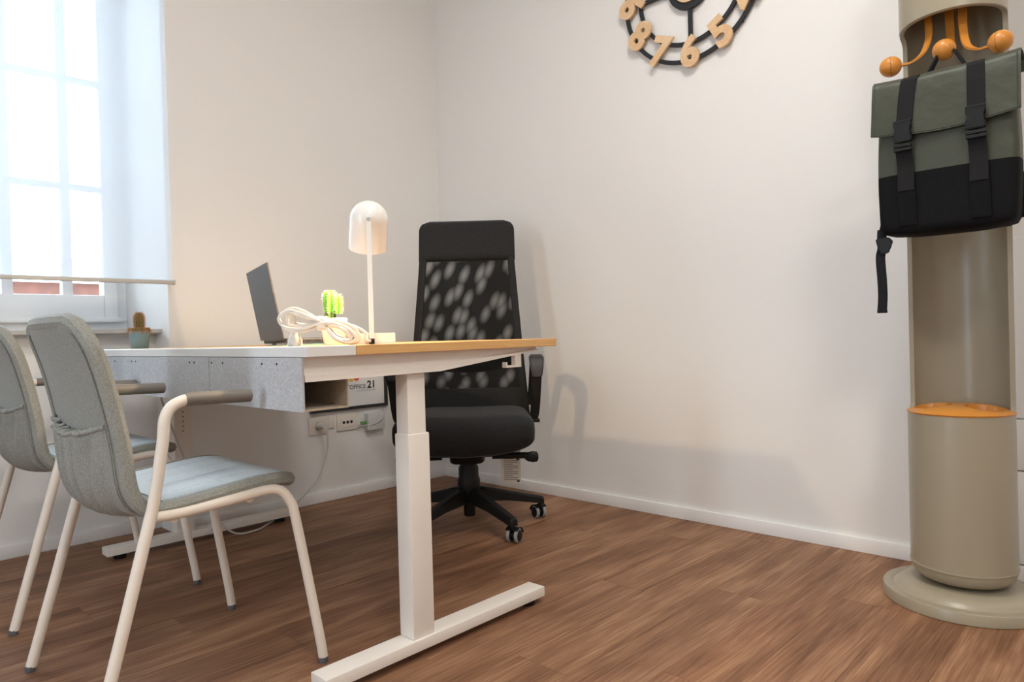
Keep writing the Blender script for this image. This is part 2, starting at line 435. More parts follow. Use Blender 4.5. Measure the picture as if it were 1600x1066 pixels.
# two casements with bars
for y0, y1, bars in ((-2.79+.04, -2.13, (-2.43,)), (-2.125, NY-.04, (-1.857, -1.647))):
    s = BM()
    g0, g1 = y0+.055, y1-.052
    for a0, a1, c0, c1 in ((y0, g0, .06, zt-.05), (g1, y1, .06, zt-.05), (g0, g1, .06, .158), (g0, g1, zt-.11, zt-.05)): box(s, -.05, .02, a0, a1, c0, c1, .004)
    so = obj('sash', s, win_white, t, True)
    for q in bars:
        s = BM(); box(s, -.03, .012, q-.019, q+.019, .158, zt-.11, .003); obj('glazing_bar', s, win_white, so, True)
    for zz in (.62, 1.08):
        s = BM(); box(s, -.026, .010, g0, g1, zz-.012, zz+.012, .003); obj('glazing_bar', s, win_white, so, True)
    s = BM(); box(s, -.018, -.012, g0, g1, .158, zt-.11); obj('pane', s, glass_mat, so)
t = thing('fill_door_1', 'narrow glazed white door added unseen behind the camera for cool fill light', 'door', (1.6, RY-.10, 0), kind='structure')  # unseen door, added to let cool fill daylight in from the rear
b = BM()
for q in ((-.22, -.14, 0, 2.32), (.14, .22, 0, 2.32), (-.14, .14, 0, .14), (-.14, .14, 2.20, 2.32)): box(b, q[0], q[1], -.03, .03, q[2], q[3])
obj('fill_door_frame', b, win_white, t)
b = BM(); box(b, -.14, .14, -.004, .004, .14, 2.20); obj('pane', b, glass_mat, t)
b = BM(); box(b, -.14, .14, -.02, .02, 1.00, 1.05); obj('rail', b, win_white, t)
b = BM(); prism(b, [(-.52, .80), (-.085, .80), (-.076, .806), (-.076, .82), (-.52, .82)], NL, NY, 'y')
tag(obj('window_sill', b, sill_mat), 'grey stone sill under the window', 'sill', kind='structure')
# roller blind
t = thing('roller_blind', 'sheer white roller blind pulled down over the window', 'blind', (.03, -2.1, 1.0))
b = BM(); sheet(b, lambda u, v: (0.0015*math.sin(v*9), -.72+u*1.408-.0, .006+v*1.86), 6, 30); obj('blind_cloth', b, blind_mat, t, True)
b = BM(); box(b, -.008, .008, -.725, .690, -.007, .009, .004); obj('bottom_rail', b, metal_rod, t, True)
b = BM(); box(b, -.010, .010, .690, .697, -.009, .011, .003); obj('end_cap', b, metal_rod, t, True)
b = BM(); tube(b, [(-.0, -.73, 1.875), (0, .70, 1.875)], .025, 16); obj('roller_tube', b, metal_rod, t, True)
for yy in (-.735, .70):
    b = BM(); box(b, -.03, .03, yy, yy+.004, 1.84, 1.91); obj('bracket', b, metal_rod, t)

# outside -------------------------------------------------------------------
b = BM(); box(b, -30, -1.2, -20, 16, -3.2, -3.0); tag(obj('courtyard', b, ext_ground), 'pale courtyard ground outside the window', 'ground', kind='structure')
t = thing('brick_building', 'red brick wall seen through the gap below the blind', 'building', (-8, 0, -3))
b = BM(); box(b, -3, 0, -9, 9, 0, 4.63); obj('wall', b, ext_brick, t)
b = BM(); box(b, -3.1, .12, -9, 9, 4.63, 4.76); obj('coping', b, ext_pale, t)
t = thing('pale_building', 'pale facade with ledges faintly visible through the blind', 'building', (-14, 0, -3))
b = BM(); box(b, -4, 0, -14, 14, 0, 11); obj('wall', b, ext_pale, t)
for z in (5.6, 7.4, 9.2):
    b = BM(); box(b, 0, .18, -14, 14, z, z+.16); obj('ledge', b, ext_pale, t)
for z in (6.0, 7.8):
    for y in range(-12, 13, 3):
        b = BM(); box(b, -.02, .03, y, y+1.1, z, z+1.2); f = obj('window', b, ext_pale, t)
        b = BM(); box(b, .03, .04, y+.1, y+1.0, z+.1, z+1.1); obj('pane', b, ext_dark, f)

# ceiling lights --------------------------------------------------------------
panel_e = emis('light_panel', (1, .95, .88), 2.0)
for i, (x, y) in enumerate(CEIL):
    t = thing('ceiling_light', 'square flush ceiling light '+('above the desk' if i == 0 else 'above the open floor'), 'light', (x, y, 2.96), group='ceiling lights')
    b = BM(); box(b, -.30, .30, -.30, .30, 0.004, .04, .004); obj('housing', b, base_mat, t)
    b = BM(); box(b, -.28, .28, -.28, .28, .0, .004); obj('diffuser', b, panel_e, t)

# ------------------------------------------------------------------ desk
OX, OY = 1.6, -1.2
desk = thing('standing_desk', 'height adjustable desk with oak top and white front strip', 'desk', (OX, OY, 0), .0064)
H, TH = .744, .0215
XN, XF = 1.618, .07
def D(b, *a, **k):      # box given in room coordinates
    x0, x1, y0, y1, z0, z1 = a; return box(b, x0-OX, x1-OX, y0-OY, y1-OY, z0, z1, **k)
b = BM(); D(b, XF, XN, -1.6245, -.954, H-TH, H, bev=.0015); obj('oak_top', b, oak_mat, desk)
b = BM(); D(b, XF, XN, -1.743, -1.6255, H-TH, H, bev=.0015); obj('white_top', b, white_top, desk)
for xe, sgn in ((1.598, 1), (.112, -1)):
    # side arm: tapered plate with a lip
    poly = [(-1.738, H-TH-.0005), (-1.738, .688), (-1.376, .690), (-1.016, .7165), (-1.016, H-TH-.0005)]
    lip = [(-1.738, .688), (-1.738, .671), (-1.378, .673), (-1.018, .7115), (-1.016, .7165), (-1.376, .690)]
    b = BM(); prism(b, [(y-OY, z) for y, z in poly], xe-sgn*.004-OX-sgn*.004, xe-sgn*.004-OX, 'x')
    arm = obj('side_arm', b, desk_white, desk)
    b = BM()
    pr = [(0, .690), (0, 0)]
    # outward rolled lip
    yy = [(-1.738, .690, .671), (-1.376, .691, .6735), (-1.016, .7175, .712)]
    L0 = [[(xe-OX-sgn*.004, y-OY, zt), (xe-OX+sgn*.003, y-OY, zt-(zt-zb)*.35), (xe-OX+sgn*.004, y-OY, zb), (xe-OX-sgn*.03, y-OY, zb-.001), (xe-OX-sgn*.03, y-OY, zb+.002), (xe-OX-sgn*.008, y-OY, zb+.003)] for y, zt, zb in yy]
    loft(b, L0); obj('lip', b, desk_white, arm)
    x0, x1 = (1.537, 1.590) if sgn > 0 else (.127, .180)
    leg = D(BM(), x0+.004, x1-.003, -1.502+.035, -1.413, .30, .672, bev=.004); lo = obj('inner_leg', leg, desk_white, desk, True)
    leg = D(BM(), x0, x1, -1.470, -1.406, .045, .529, bev=.004); lo = obj('outer_leg', leg, desk_white, desk, True)
    if sgn < 0:
        for k in range(5):
            c = BM(); lathe(c, [(0, .0), (.004, 0), (.004, .001), (0, .001)], 10); xform(c, Matrix.Translation((x1-OX, -1.437-OY, .50-.018*k)) @ Matrix.Rotation(PI/2, 4, 'Y')); obj('leg_hole', c, felt_in, lo)
    b = D(BM(), x0, x0+.0605, -1.709, -1.009, .018, .045, bev=.0025); f = obj('foot', b, desk_white, desk, True)
    for y in (-1.66, -1.05):
        b = BM(); lathe(b, [(0, 0), (.020, 0), (.022, .006), (.020, .018), (0, .018)], 18, (x0+.03-OX, y-OY, 0)); obj('levelling_pad', b, black_plast, f, True)
for y in (-1.49, -1.385):
    b = D(BM(), .16, 1.56, y-.02, y+.02, .680, .718, bev=.003); obj('cross_beam', b, desk_white, desk)
# bag hook under the arm
b = BM(); D(b, 1.585, 1.600, -1.108, -1.084, .669, .708, bev=.001); D(b, 1.585, 1.600, -1.140, -1.108, .669, .675, bev=.001); D(b, 1.585, 1.600, -1.144, -1.1385, .669, .684, bev=.001)
obj('bag_hook', b, desk_white, desk)
# felt bins under the white strip
ZB = .609
for x0, x1, screws in ((1.158, 1.6, (1.172, 1.235, 1.431, 1.498, 1.564)), (.14, 1.153, (.26, .452, .573, .607, .641, 1.039, 1.068, 1.1))):
    b = D(BM(), x0, x1, -1.745, -1.7395, ZB, H-TH-.001, bev=.0008); bn = obj('felt_bin', b, felt, desk); bn['label'] = 'grey felt storage bin front'
    b = D(BM(), x0, min(x1, 1.588), -1.739, -1.628, ZB, ZB+.004); obj('bin_floor', b, felt_in, bn)
    b = D(BM(), x0, min(x1, 1.588), -1.632, -1.628, ZB+.004, .720); obj('bin_back', b, felt_in, bn)
    if x1 > 1.5:
        b = D(BM(), x0, x0+.004, -1.739, -1.632, ZB+.004, .720); obj('bin_divider', b, felt_in, bn)
    for q in screws:
        white = q in (.573, 1.1, 1.564, .26)
        c = BM(); lathe(c, [(0, 0), (.0028, 0), (.0022, .0012), (0, .0014)], 10); xform(c, Matrix.Translation((q-OX, -1.745-OY, .708)) @ Matrix.Rotation(PI/2, 4, 'X'))
        obj('screw', c, felt if white else ink, bn)

# ------------------------------------------------------------------ visitor chairs
def make_chair(label):
    t = thing('visitor_chair', label, 'chair', group='upholstered visitor chairs at the desk')
    # shell centre line (y,z) from front of the seat to the top of the back; origin = centre of the four feet
    prof = catmull([(0, .213, .424), (0, .190, .436), (0, .13, .439), (0, .02, .428), (0, -.08, .4205), (0, -.125, .426), (0, -.150, .447), (0, -.162, .485), (0, -.170, .56), (0, -.186, .65), (0, -.207, .735), (0, -.235, .808)], 5)
    ln = [0]
    for a, c in zip(prof, prof[1:]): ln.append(ln[-1]+(c-a).length)
    tot = ln[-1]
    def at(s):
        s = max(0, min(tot, s))
        for i in range(len(ln)-1):
            if s <= ln[i+1]+1e-9:
                k = (s-ln[i])/max(1e-9, ln[i+1]-ln[i]); return prof[i].lerp(prof[i+1], k)
        return prof[-1]
    def hw(s):        # half width, rounded at both ends, waist at the bend
        w = .2+.012*math.sin(min(1, s/tot*1.0)*PI)
        rf, rb = .05, .075
        if s < rf: w -= rf*(1-math.sqrt(max(0, 1-(1-s/rf)**2)))
        if tot-s < rb: w -= rb*(1-math.sqrt(max(0, 1-(1-(tot-s)/rb)**2)))*.9
        return w
    NU = 56
    def ss(u): return tot*(.5-.5*math.cos(PI*u)) if False else tot*u
    def fn(u, v):
        # denser rows at the rounded ends
        u2 = u+.06*math.sin(2*PI*u)*-1*.8
        s = tot*max(0, min(1, u2)); p = at(s); x = (v*2-1)
        cup = .012*(x*x)*(1 if s > tot*.45 else .3)
        return (x*hw(s), p.y+(cup if s > tot*.45 else 0), p.z+(0 if s > tot*.45 else cup*.3))
    b = BM(); sheet(b, fn, NU, 16, .022)
    cov = obj('seat_shell', b, chair_fab, t, True, angle=math.radians(60))
    # piping around the rim
    rim = []
    for k in range(0, NU+1): rim.append(Vector(fn(k/NU, 1)))
    for k in range(1, 9): rim.append(Vector(fn(1, 1-k/8)))
    for k in range(1, NU+1): rim.append(Vector(fn(1-k/NU, 0)))
    for k in range(1, 8): rim.append(Vector(fn(0, k/8)))
    b = BM(); tube(b, rim, .0155, 8, closed=True); obj('piping', b, chair_fab, cov, True)
    # stitch line following the rim on the rear
    def back(u, v, off):
        p = Vector(fn(u, v)); d = .01
        a = Vector(fn(min(1, u+d), v))-Vector(fn(max(0, u-d), v)); c = Vector(fn(u, min(1, v+d)))-Vector(fn(u, max(0, v-d)))
        return p-a.cross(c).normalized()*off
    for v in (.05, .95):
        b = BM(); tube(b, [back(.46+.50*k/30, v, .0125) for k in range(31)], .0022, 5); obj('seam', b, chair_fab, cov, True)
    # gathered rear pocket
    def pk(u, v):
        uu = .445+u*.235-.035*u*math.sin(PI*(.1+.8*v))
        p = back(uu, .06+.88*v, .013)
        fold = .012*math.sin(v*46+2*math.sin(v*9+u*3))*(.35+.65*u)*math.sin(PI*v)**.5 if 0 < v < 1 else 0
        puff = .024*math.sin(PI*min(1, max(0, v)))*(.25+.75*math.sin(PI*min(1, .1+.75*u)))
        q = back(uu, .06+.88*v, .013+puff+fold)
        return q
    b = BM(); sheet(b, pk, 22, 90, .003); pkt = obj('rear_pocket', b, chair_fab, cov, True, angle=math.radians(80))
    b = BM(); tube(b, [pk(1, k/60)+Vector((0, 0, .0012*math.sin(k*2.4))) for k in range(61)], .0056, 8); obj('elastic_hem', b, chair_fab, pkt, True)
    # sheet over the seat top, cool window light painted into its colour
    b = BM(); sheet(b, lambda u, v: back(.035+.385*u, .055+.89*v, -.0122), 24, 14, .004); pad = obj('seat_lit_top', b, seat_lit_fab, cov, True, angle=math.radians(60)); pad['label'] = 'quilted seat top with cool window light painted in'
    # quilting lines across the seat
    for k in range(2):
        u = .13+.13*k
        b = BM(); tube(b, [back(u, .08+.84*j/16, -.0142) for j in range(17)], .0012, 5); obj('quilt_seam', b, seat_lit_fab, cov, True)
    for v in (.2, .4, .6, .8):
        b = BM(); tube(b, [back(.07+.30*j/16, v, -.0142) for j in range(17)], .0011, 5); obj('quilt_seam', b, seat_lit_fab, cov, True)
    for s in (-1, 1):
        X = .245*s; XL = .243*s
        # one tube: arm, upright, rear leg
        pts = [(.250*s, .085, .641), (.250*s, -.03, .644), (.250*s, -.052, .643), (.250*s, -.078, .632), (.2495*s, -.092, .607), (.247*s, -.0965, .56), (.240*s, -.112, .455), (.238*s, -.120, .415)]
        up = catmull(pts, 5)
        b = BM(); tube(b, up, .0115, 14); obj('arm_upright', b, frame_mat, t, True)
        b = BM(); tube(b, [(.238*s, -.118, .424), (.2405*s, -.176, .21), (XL, -.231, .012)], .0118, 14); lg = obj('leg', b, frame_mat, t, True)
        b = BM(); lathe(b, [(0, 0), (.010, 0), (.0115, .003), (.0115, .014), (0, .014)], 16, (XL, -.233, 0)); obj('glide', b, foot_mat, lg, True)
        b = BM(); tube(b, [(.250*s, -.052, .6435), (.250*s, -.03, .644), (.250*s, .08, .641), (.250*s, .084, .641), (.250*s, .086, .6409)], [.0135, .0140, .0140, .0135, .010], 16); obj('arm_pad', b, arm_mat, t, True)
        fr = catmull([(.225*s, -.118, .412), (.222*s, -.05, .4105), (.222*s, .06, .418), (.224*s, .125, .424), (.229*s, .158, .418), (.233*s, .178, .392), (.236*s, .190, .35), (.2425*s, .236, .08), (XL+.001*s, .246, .012)], 4)
        b = BM(); tube(b, fr, .0112, 14); lg = obj('leg', b, frame_mat, t, True)
        b = BM(); lathe(b, [(0, 0), (.010, 0), (.0115, .003), (.0115, .014), (0, .014)], 16, (XL+.001*s, .246, 0)); obj('glide', b, foot_mat, lg, True)
    for y, z in ((-.07, .4085), (.09, .4185)):
        b = BM(); tube(b, [(-.222, y, z-.006), (.222, y, z-.006)], .010, 12); obj('cross_bar', b, frame_mat, t, True)
    return t
ca = make_chair('grey-green fabric armchair with cream legs, nearer and fully in view')
ca.location = (1.190, -1.862, 0)
cb = copy_tree(ca); cb.location = (.418, -1.848, 0); cb.rotation_euler = (0, 0, .02)
cb['label'] = 'grey-green fabric armchair cut off by the left edge, nearer the window'

# ------------------------------------------------------------------ office chair
oc = thing('office_chair', 'black high-back office chair with mesh back behind the desk', 'chair', (.850, -.607, 0), math.atan2(-.69, -.72))
world_rot = math.atan2(-.69, -.72)
# star base (angles measured in the room)
for k in range(5):
    a = math.radians(-11+72*k)-world_rot
    ca_, sa_ = math.cos(a), math.sin(a)
    def PT(r, z, w=0): return (r*ca_-w*sa_, r*sa_+w*ca_, z)
    b = BM()
    secs = []
    for r, zt, zb, w in ((.02, .158, .098, .022), (.06, .154, .098, .022), (.16, .128, .090, .020), (.26, .103, .072, .018), (.305, .092, .062, .016), (.312, .086, .064, .012)):
        secs.append([PT(r, zb, -w), PT(r, zb, w), PT(r, zt-.008, w), PT(r, zt, w*.6), PT(r, zt, -w*.6), PT(r, zt-.008, -w)])
    loft(b, secs); lg = obj('base_spoke', b, black_plast, oc)
    sw = math.radians((28, 15, -30, 40, 100)[k])+a
    b = BM(); tube(b, [PT(.297, .05), PT(.297, .07)], .008, 10); cs = obj('caster', b, black_plast, oc, True)
    c0 = Vector(PT(.297, .0265))
    ax = Vector((math.cos(sw), math.sin(sw), 0)); fwd = Vector((-ax.y, ax.x, 0)); c0 = c0+fwd*.010
    mt = Matrix.Translation(c0) @ Vector((0, 0, 1)).rotation_difference(ax).to_matrix().to_4x4()
    b = BM(); lathe(b, [(0, -.0245), (.017, -.0245), (.0225, -.021), (.0225, -.006), (.015, -.006), (.015, .006), (.0225, .006), (.0225, .021), (.017, .0245), (0, .0245)], 24); xform(b, mt); obj('wheel', b, black_plast, cs, True)
    for z0, z1 in ((-.020, -.012), (.012, .020)):
        b = BM(); lathe(b, [(.021, z0-.003), (.0262, z0), (.0262, z1), (.021, z1+.003)], 24); xform(b, mt); obj('tread', b, grey_tyre, cs, True)
    b = BM(); sheet(b, lambda u, v: c0+fwd*(.0292*math.cos(PI*(.05+.7*u)))+Vector((0, 0, .0292*math.sin(PI*(.05+.7*u))))+ax*(v-.5)*.05, 10, 2, .002); obj('hood', b, black_plast, cs, True)
b = BM(); lathe(b, [(0, .042), (.021, .042), (.023, .046), (.023, .10), (.03, .125), (.042, .132), (.046, .16), (.046, .185), (.040, .20), (.040, .235), (.034, .245), (.034, .285), (0, .285)], 28); obj('gas_column', b, black_plast, oc, True)
b = BM(); loft(b, [[(x, y+.01, z) for x, y in sell(hx, hy, 5, 28)] for hx, hy, z in ((.060, .08, .262), (.068, .09, .268), (.070, .10, .29), (.082, .13, .315), (.085, .14, .33))]); obj('mechanism', b, black_plast, oc, True)
# seat: cushion with waterfall front, local +y is the front
def seat_sec(y):
    t = (y+.24)/.50
    top = .478+.012*math.cos(PI*(t-.15))-.030*max(0, (t-.80)/.2)**2
    bot = .345-.0*t
    return top, bot
secs = []
for k in range(25):
    t = k/24; y = -.235+.495*t
    e = math.sqrt(max(0, 1-(2*t-1)**10))
    hw = (.232+.030*t)*(.86+.14*e)+.006
    top = .462+.006*math.sin(PI*t)-.030*max(0, (t-.86)/.14)**2-.02*max(0, (.08-t)/.08)
    bot = .335+.03*max(0, (.1-t)/.1)+.050*max(0, (t-.93)/.07)**2
    mid, hh = (top+bot)/2, (top-bot)/2
    ring = []
    for j in range(40):
        a = 2*PI*j/40; c, s = math.cos(a), math.sin(a)
        X = hw*math.copysign(abs(c)**.45, c); Z = hh*math.copysign(abs(s)**.55, s)
        if Z < 0: Z -= .026*(1-(abs(X)/hw)**1.6); 
        else: Z += -.012*(1-(X/hw)**2)+.006
        ring.append((X, y, mid+Z))
    secs.append(ring)
b = BM(); loft(b, secs); obj('seat', b, black_fab, oc, True, angle=math.radians(60))
for s in (-1, 1):
    b = BM(); tube(b, catmull([(s*.236, .245, .40), (s*.243, .1, .468-.04), (s*.243, -.05, .43), (s*.235, -.22, .41)], 5), .003, 6); obj('seat_seam', b, black_fab, oc, True)
# backrest: leans back; profile centre line x=0
def bk(z):      # y of the back plane at height z
    t = (z-.42)/.82
    return -.175-.03*t-.10*t*t+.035*math.sin(PI*min(1, t*1.6))*.6
def bw(z):      # outer half width
    if z < .75: return .256-.026*(z-.42)/.33
    if z < 1.08: return .230-.022*(z-.75)/.33
    return .208
def frame_side(s):
    P = [];
    for k in range(30):
        z = .405+.705*k/29; P.append((s*(bw(z)-.016), bk(z), z))
    return P
for s in (-1, 1):
    b = BM(); ribbon(b, frame_side(s), .030, .030, (1, 0, 0)); bmesh.ops.bevel(b, geom=b.edges[:], offset=.006, segments=2, affect='EDGES'); obj('back_frame', b, black_fab, oc, True)
def mesh_fn(off):
    def fn(u, v):
        z = .50+.585*v; x = (2*u-1)*(bw(z)-.026); return (x, bk(z)+off-.018*(1-(2*u-1)**2)*1.0, z)
    return fn
b = BM(); sheet(b, mesh_fn(.008), 16, 30); obj('mesh_front', b, mesh_mat, oc, True)
b = BM(); sheet(b, lambda u, v: ((2*u-1)*(bw(.41+.13*v)-.012), bk(.41+.13*v)-.012*(1-(2*u-1)**2), .41+.125*v), 16, 6, .026); obj('lower_back', b, black_fab, oc, True)
b = BM(); sheet(b, lambda u, v: ((2*u-1)*(bw(.63)-.03), bk(.65)-.030-.012*(1-(2*u-1)**2), .600+.055*(2*u-1)**2*.6+v*(.115-.02*(2*u-1)**2)), 18, 6, .014); obj('lumbar_support', b, black_plast, oc, True)
# headrest cushion
secs = []
for k in range(15):
    t = k/14; z = 1.086+.182*t
    e = (1-abs(2*t-1)**6)**.5
    hw_ = .210-(.045*(1-math.sqrt(max(0, 1-((t-.74)/.26)**2))) if t > .74 else 0)
    hy = .008+.022*e
    secs.append([(x, bk(z)+y-.012*(1-(x/.215)**2), z) for x, y in sell(hw_, hy, 4, 40)])
b = BM(); loft(b, secs); obj('headrest', b, black_fab, oc, True, angle=math.radians(60))
# arms
for s in (-1, 1):
    path = catmull([(s*.245, .05, .425), (s*.262, .06, .432), (s*.270, .068, .47), (s*.276, .085, .56), (s*.279, .090, .615), (s*.280, .070, .650), (s*.279, .0, .655), (s*.277, -.09, .645), (s*.274, -.145, .60), (s*.266, -.17, .52), (s*.255, -.180, .46)], 5)
    n = len(path); wd = [.030+.010*math.sin(PI*k/(n-1)) for k in range(n)]
    b = BM(); ribbon(b, path, .034, .018, (1, 0, 0), wd); bmesh.ops.bevel(b, geom=b.edges[:], offset=.004, segments=2, affect='EDGES'); ar = obj('armrest', b, black_plast, oc, True)
    pad = catmull([(s*.281, .104, .592), (s*.281, .098, .635), (s*.280, .074, .665), (s*.279, .0, .669), (s*.277, -.085, .660), (s*.275, -.13, .635)], 5)
    n = len(pad); wd = [.034+.022*math.sin(PI*(k/(n-1))**.8) for k in range(n)]
    b = BM(); ribbon(b, pad, .05, .018, (1, 0, 0), wd); bmesh.ops.bevel(b, geom=b.edges[:], offset=.006, segments=2, affect='EDGES'); obj('arm_pad', b, black_soft, ar, True)
    b = BM(); box(b, min(s*.2, s*.287), max(s*.2, s*.272), .045, .075, .415, .428, .003); obj('arm_bracket', b, black_plast, oc)
    # levers
    b = BM(); tube(b, [(s*.07, .06, .288), (s*.115, .06, .288)], .004, 8); lv = obj('lever', b, black_plast, oc, True)
    b = BM(); tube(b, [(s*.098, .06, .288), (s*.235, .06, .286)], .0125, 12); obj('lever_sleeve', b, black_plast, lv, True)
    b = BM(); loft(b, [[(s*x, .06+y, .280+z) for y, z in sell(.010, h, 3, 16)] for x, h in ((.225, .008), (.235, .017), (.255, .022), (.272, .020), (.278, .010))]); obj('lever_paddle', b, black_plast, lv, True)
# care tag
b = BM(); box(b, -.208, -.130, .028, .0285, .172, .345); tg = obj('care_tag', b, tag_mat, oc); tg['label'] = 'beige paper care tag'
for k in range(12):
    z = .268-.0075*k
    b = BM(); box(b, -.142-(.055 if k % 3 else .035), -.142, .0286, .0289, z, z+.0018); obj('print_line', b, ink, tg)
for z in (.262, .176):
    b = BM(); box(b, -.203, -.192, .0286, .0289, z, z+.008); obj('print_mark', b, ink, tg)

# ------------------------------------------------------------------ coat stand
CX, CY = 2.464, -.263
st = thing('coat_stand', 'taupe tubular coat stand with cut-away front and ochre hooks', 'coat stand', (CX, CY, 0))
b = BM(); lathe(b, [(0, 0), (.193, 0), (.195, .002), (.195, .028), (.193, .031), (.172, .0312), (.169, .0300), (.166, .0312), (.162, .037), (.152, .0445), (.135, .050), (.10, .0535), (0, .055)], 96); obj('base_plate', b, stand_mat, st, True, angle=math.radians(35))
R0, TK = .1245, .012
b = BM(); lathe(b, [(0, .058), (.085, .060), (.106, .066), (.118, .078), (.1235, .094), (.1235, .099)], 80); obj('lower_cap', b, stand_mat, st, True)
b = BM(); lathe(b, [(.1235, .099), (.1262, .100), (.1262, .1035), (.1235, .1045)], 80); obj('rim_bead', b, stand_mat, st, True)
b = BM(); lathe(b, [(.119, .1045), (R0, .1045), (R0, .515), (.119, .515)], 80); obj('bucket', b, stand_mat, st, True)
# orange lid with two dished openings
b = BM(); NR, NA = 34, 96
def lidz(x, y):
    r = math.hypot(x, y); z = .5165+.019*(1-(r/.127)**3.2)
    for hx in (-.060, .060):
        d = math.sqrt(((x-hx)/.038)**2+((y+.018)/.044)**2)
        if d < 1.12: z -= .035*min(1, max(0, (1.12-d)/.16))
    return z
rings = []
for i in range(NR+1):
    r = .127*i/NR
    rings.append([b.verts.new((r*math.cos(2*PI*k/NA), r*math.sin(2*PI*k/NA), lidz(r*math.cos(2*PI*k/NA), r*math.sin(2*PI*k/NA)))) for k in range(NA)] if i else [b.verts.new((0, 0, lidz(0, 0)))])
for k in range(NA): b.faces.new((rings[0][0], rings[1][k], rings[1][(k+1) % NA]))
for i in range(1, NR):
    for k in range(NA): b.faces.new((rings[i][k], rings[i+1][k], rings[i+1][(k+1) % NA], rings[i][(k+1) % NA]))
low = [b.verts.new((v.co.x*.985, v.co.y*.985, .5125)) for v in rings[NR]]
for k in range(NA): b.faces.new((rings[NR][k], low[k], low[(k+1) % NA], rings[NR][(k+1) % NA]))
obj('lid', b, orange, st, True, angle=math.radians(50))
# shell: rows in z, angular opening around the front (-y)
Z0, ZC, ZT = .515, 1.565, 1.92
def opening(z):      # half angle of the opening measured from -y
    full = PI/2+math.asin(.016/R0)
    rf = .030
    if z > ZC: return 0
    if ZC-z < rf: return full-(rf-math.sqrt(max(0, rf*rf-(rf-(ZC-z))**2)))/R0
    if z-Z0 < .020: return full-(.020-math.sqrt(max(0, .02**2-(.02-(z-Z0))**2)))/R0*1.0
    return full
zs = [Z0, Z0+.004, Z0+.008, Z0+.014, Z0+.02]+[Z0+.02+(ZC-.03-Z0-.02)*k/10 for k in range(1, 11)]+[ZC-.03+.03*k/10 for k in range(1, 11)]
b = BM(); NS = 64
def shell_fn(i, j):
    z = zs[i]; h = opening(z); a = -PI/2+h+(2*PI-2*h)*j/NS
    return a, z
rows = []
for i in range(len(zs)):
    ro, ri = [], []
    for j in range(NS+1):
        a, z = shell_fn(i, j); ro.append(b.verts.new((R0*math.cos(a), R0*math.sin(a), z))); ri.append(b.verts.new(((R0-TK)*math.cos(a), (R0-TK)*math.sin(a), z)))
    rows.append((ro, ri))
for (A, Ai), (B, Bi) in zip(rows, rows[1:]):
    for j in range(NS):
        b.faces.new((A[j], A[j+1], B[j+1], B[j])); b.faces.new((Ai[j], Bi[j], Bi[j+1], Ai[j+1]))
    b.faces.new((A[0], B[0], Bi[0], Ai[0])); b.faces.new((A[NS], Ai[NS], Bi[NS], B[NS]))
A, Ai = rows[0]
for j in range(NS): b.faces.new((A[j], Ai[j], Ai[j+1], A[j+1]))
obj('half_tube', b, stand_mat, st, True)
b = BM(); lathe(b, [(R0-TK, ZC-.0), (R0-.002, ZC-.0), (R0, ZC+.002), (R0, ZT-.004), (R0-.004, ZT), (0, ZT), (0, ZT-.01), (R0-TK, ZT-.01), (R0-TK, ZC)], 96); obj('upper_tube', b, stand_mat, st, True)
# hooks
def hook(pts, hint, ball):
    pts = [(x-CX, y-CY, z) for x, y, z in pts]; p = catmull(pts, 6)
    n = len(p); wd = [.021-.010*(k/(n-1))**2 for k in range(n)]
    b = BM(); ribbon(b, p, .02, .005, hint, wd); h = obj('hook', b, orange, st)
    c = Vector((ball[0]-CX, ball[1]-CY, ball[2])); d = (c-Vector(pts[-2])).normalized()
    b = BM(); r = .0265
    lathe(b, [(0, -r*1.02)]+[(r*math.sin(PI*k/20), -r*math.cos(PI*k/20)*1.02) for k in range(1, 20)]+[(0, r*1.02)], 32)
    xform(b, Matrix.Translation(c) @ Vector((0, 0, 1)).rotation_difference(d).to_matrix().to_4x4()); bo = obj('hook_knob', b, orange, h, True)
    b = BM(); lathe(b, [(r*.999, -.0008), (r*1.012, 0), (r*.999, .0008)], 32); xform(b, Matrix.Translation(c) @ Vector((0, 0, 1)).rotation_difference(d).to_matrix().to_4x4()); obj('knob_seam', b, mat('ochre_seam', (.28, .10, .015), .5), bo, True)
hook([(2.412, -.285, 1.70), (2.416, -.300, 1.60), (2.424, -.330, 1.53), (2.418, -.365, 1.478), (2.395, -.388, 1.452), (2.366, -.398, 1.447)], (.8, -.6, 0), (2.348, -.400, 1.450))
hook([(2.458, -.275, 1.70), (2.463, -.285, 1.60), (2.468, -.300, 1.53), (2.474, -.325, 1.475), (2.474, -.360, 1.450), (2.474, -.390, 1.452)], (1, 0, 0), (2.474, -.405, 1.456))
hook([(2.494, -.285, 1.70), (2.497, -.300, 1.60), (2.501, -.325, 1.53), (2.516, -.36, 1.468), (2.545, -.385, 1.442), (2.572, -.398, 1.438)], (.8, .6, 0), (2.592, -.400, 1.442))

# ------------------------------------------------------------------ backpack
BX, BY, BZ = 2.481, -.430, .978
bag = thing('backpack', 'dark green and black flap backpack hanging on the coat stand', 'backpack', (BX, BY, BZ))
HX = .1535
def bsec(z, k=1):
    t = z/.41
    hx = (HX-.006+.006*math.sin(PI*min(1, t*1.2)))*k; hy = (.060-.022*t)*k
    return [(x, y-.004+.010*t*0, z) for x, y in sell(hx, hy, 5, 56)]
b = BM(); loft(b, [bsec(.012, .86), bsec(.016, .95), bsec(.028, .99)]+[bsec(.04+.124*k/6) for k in range(7)]); lowb = obj('lower_body', b, bag_black, bag, True, angle=math.radians(50))
b = BM(); loft(b, [bsec(.164+.236*k/8) for k in range(9)]+[bsec(.405, .93)]); obj('upper_body', b, bag_green, bag, True, angle=math.radians(50))
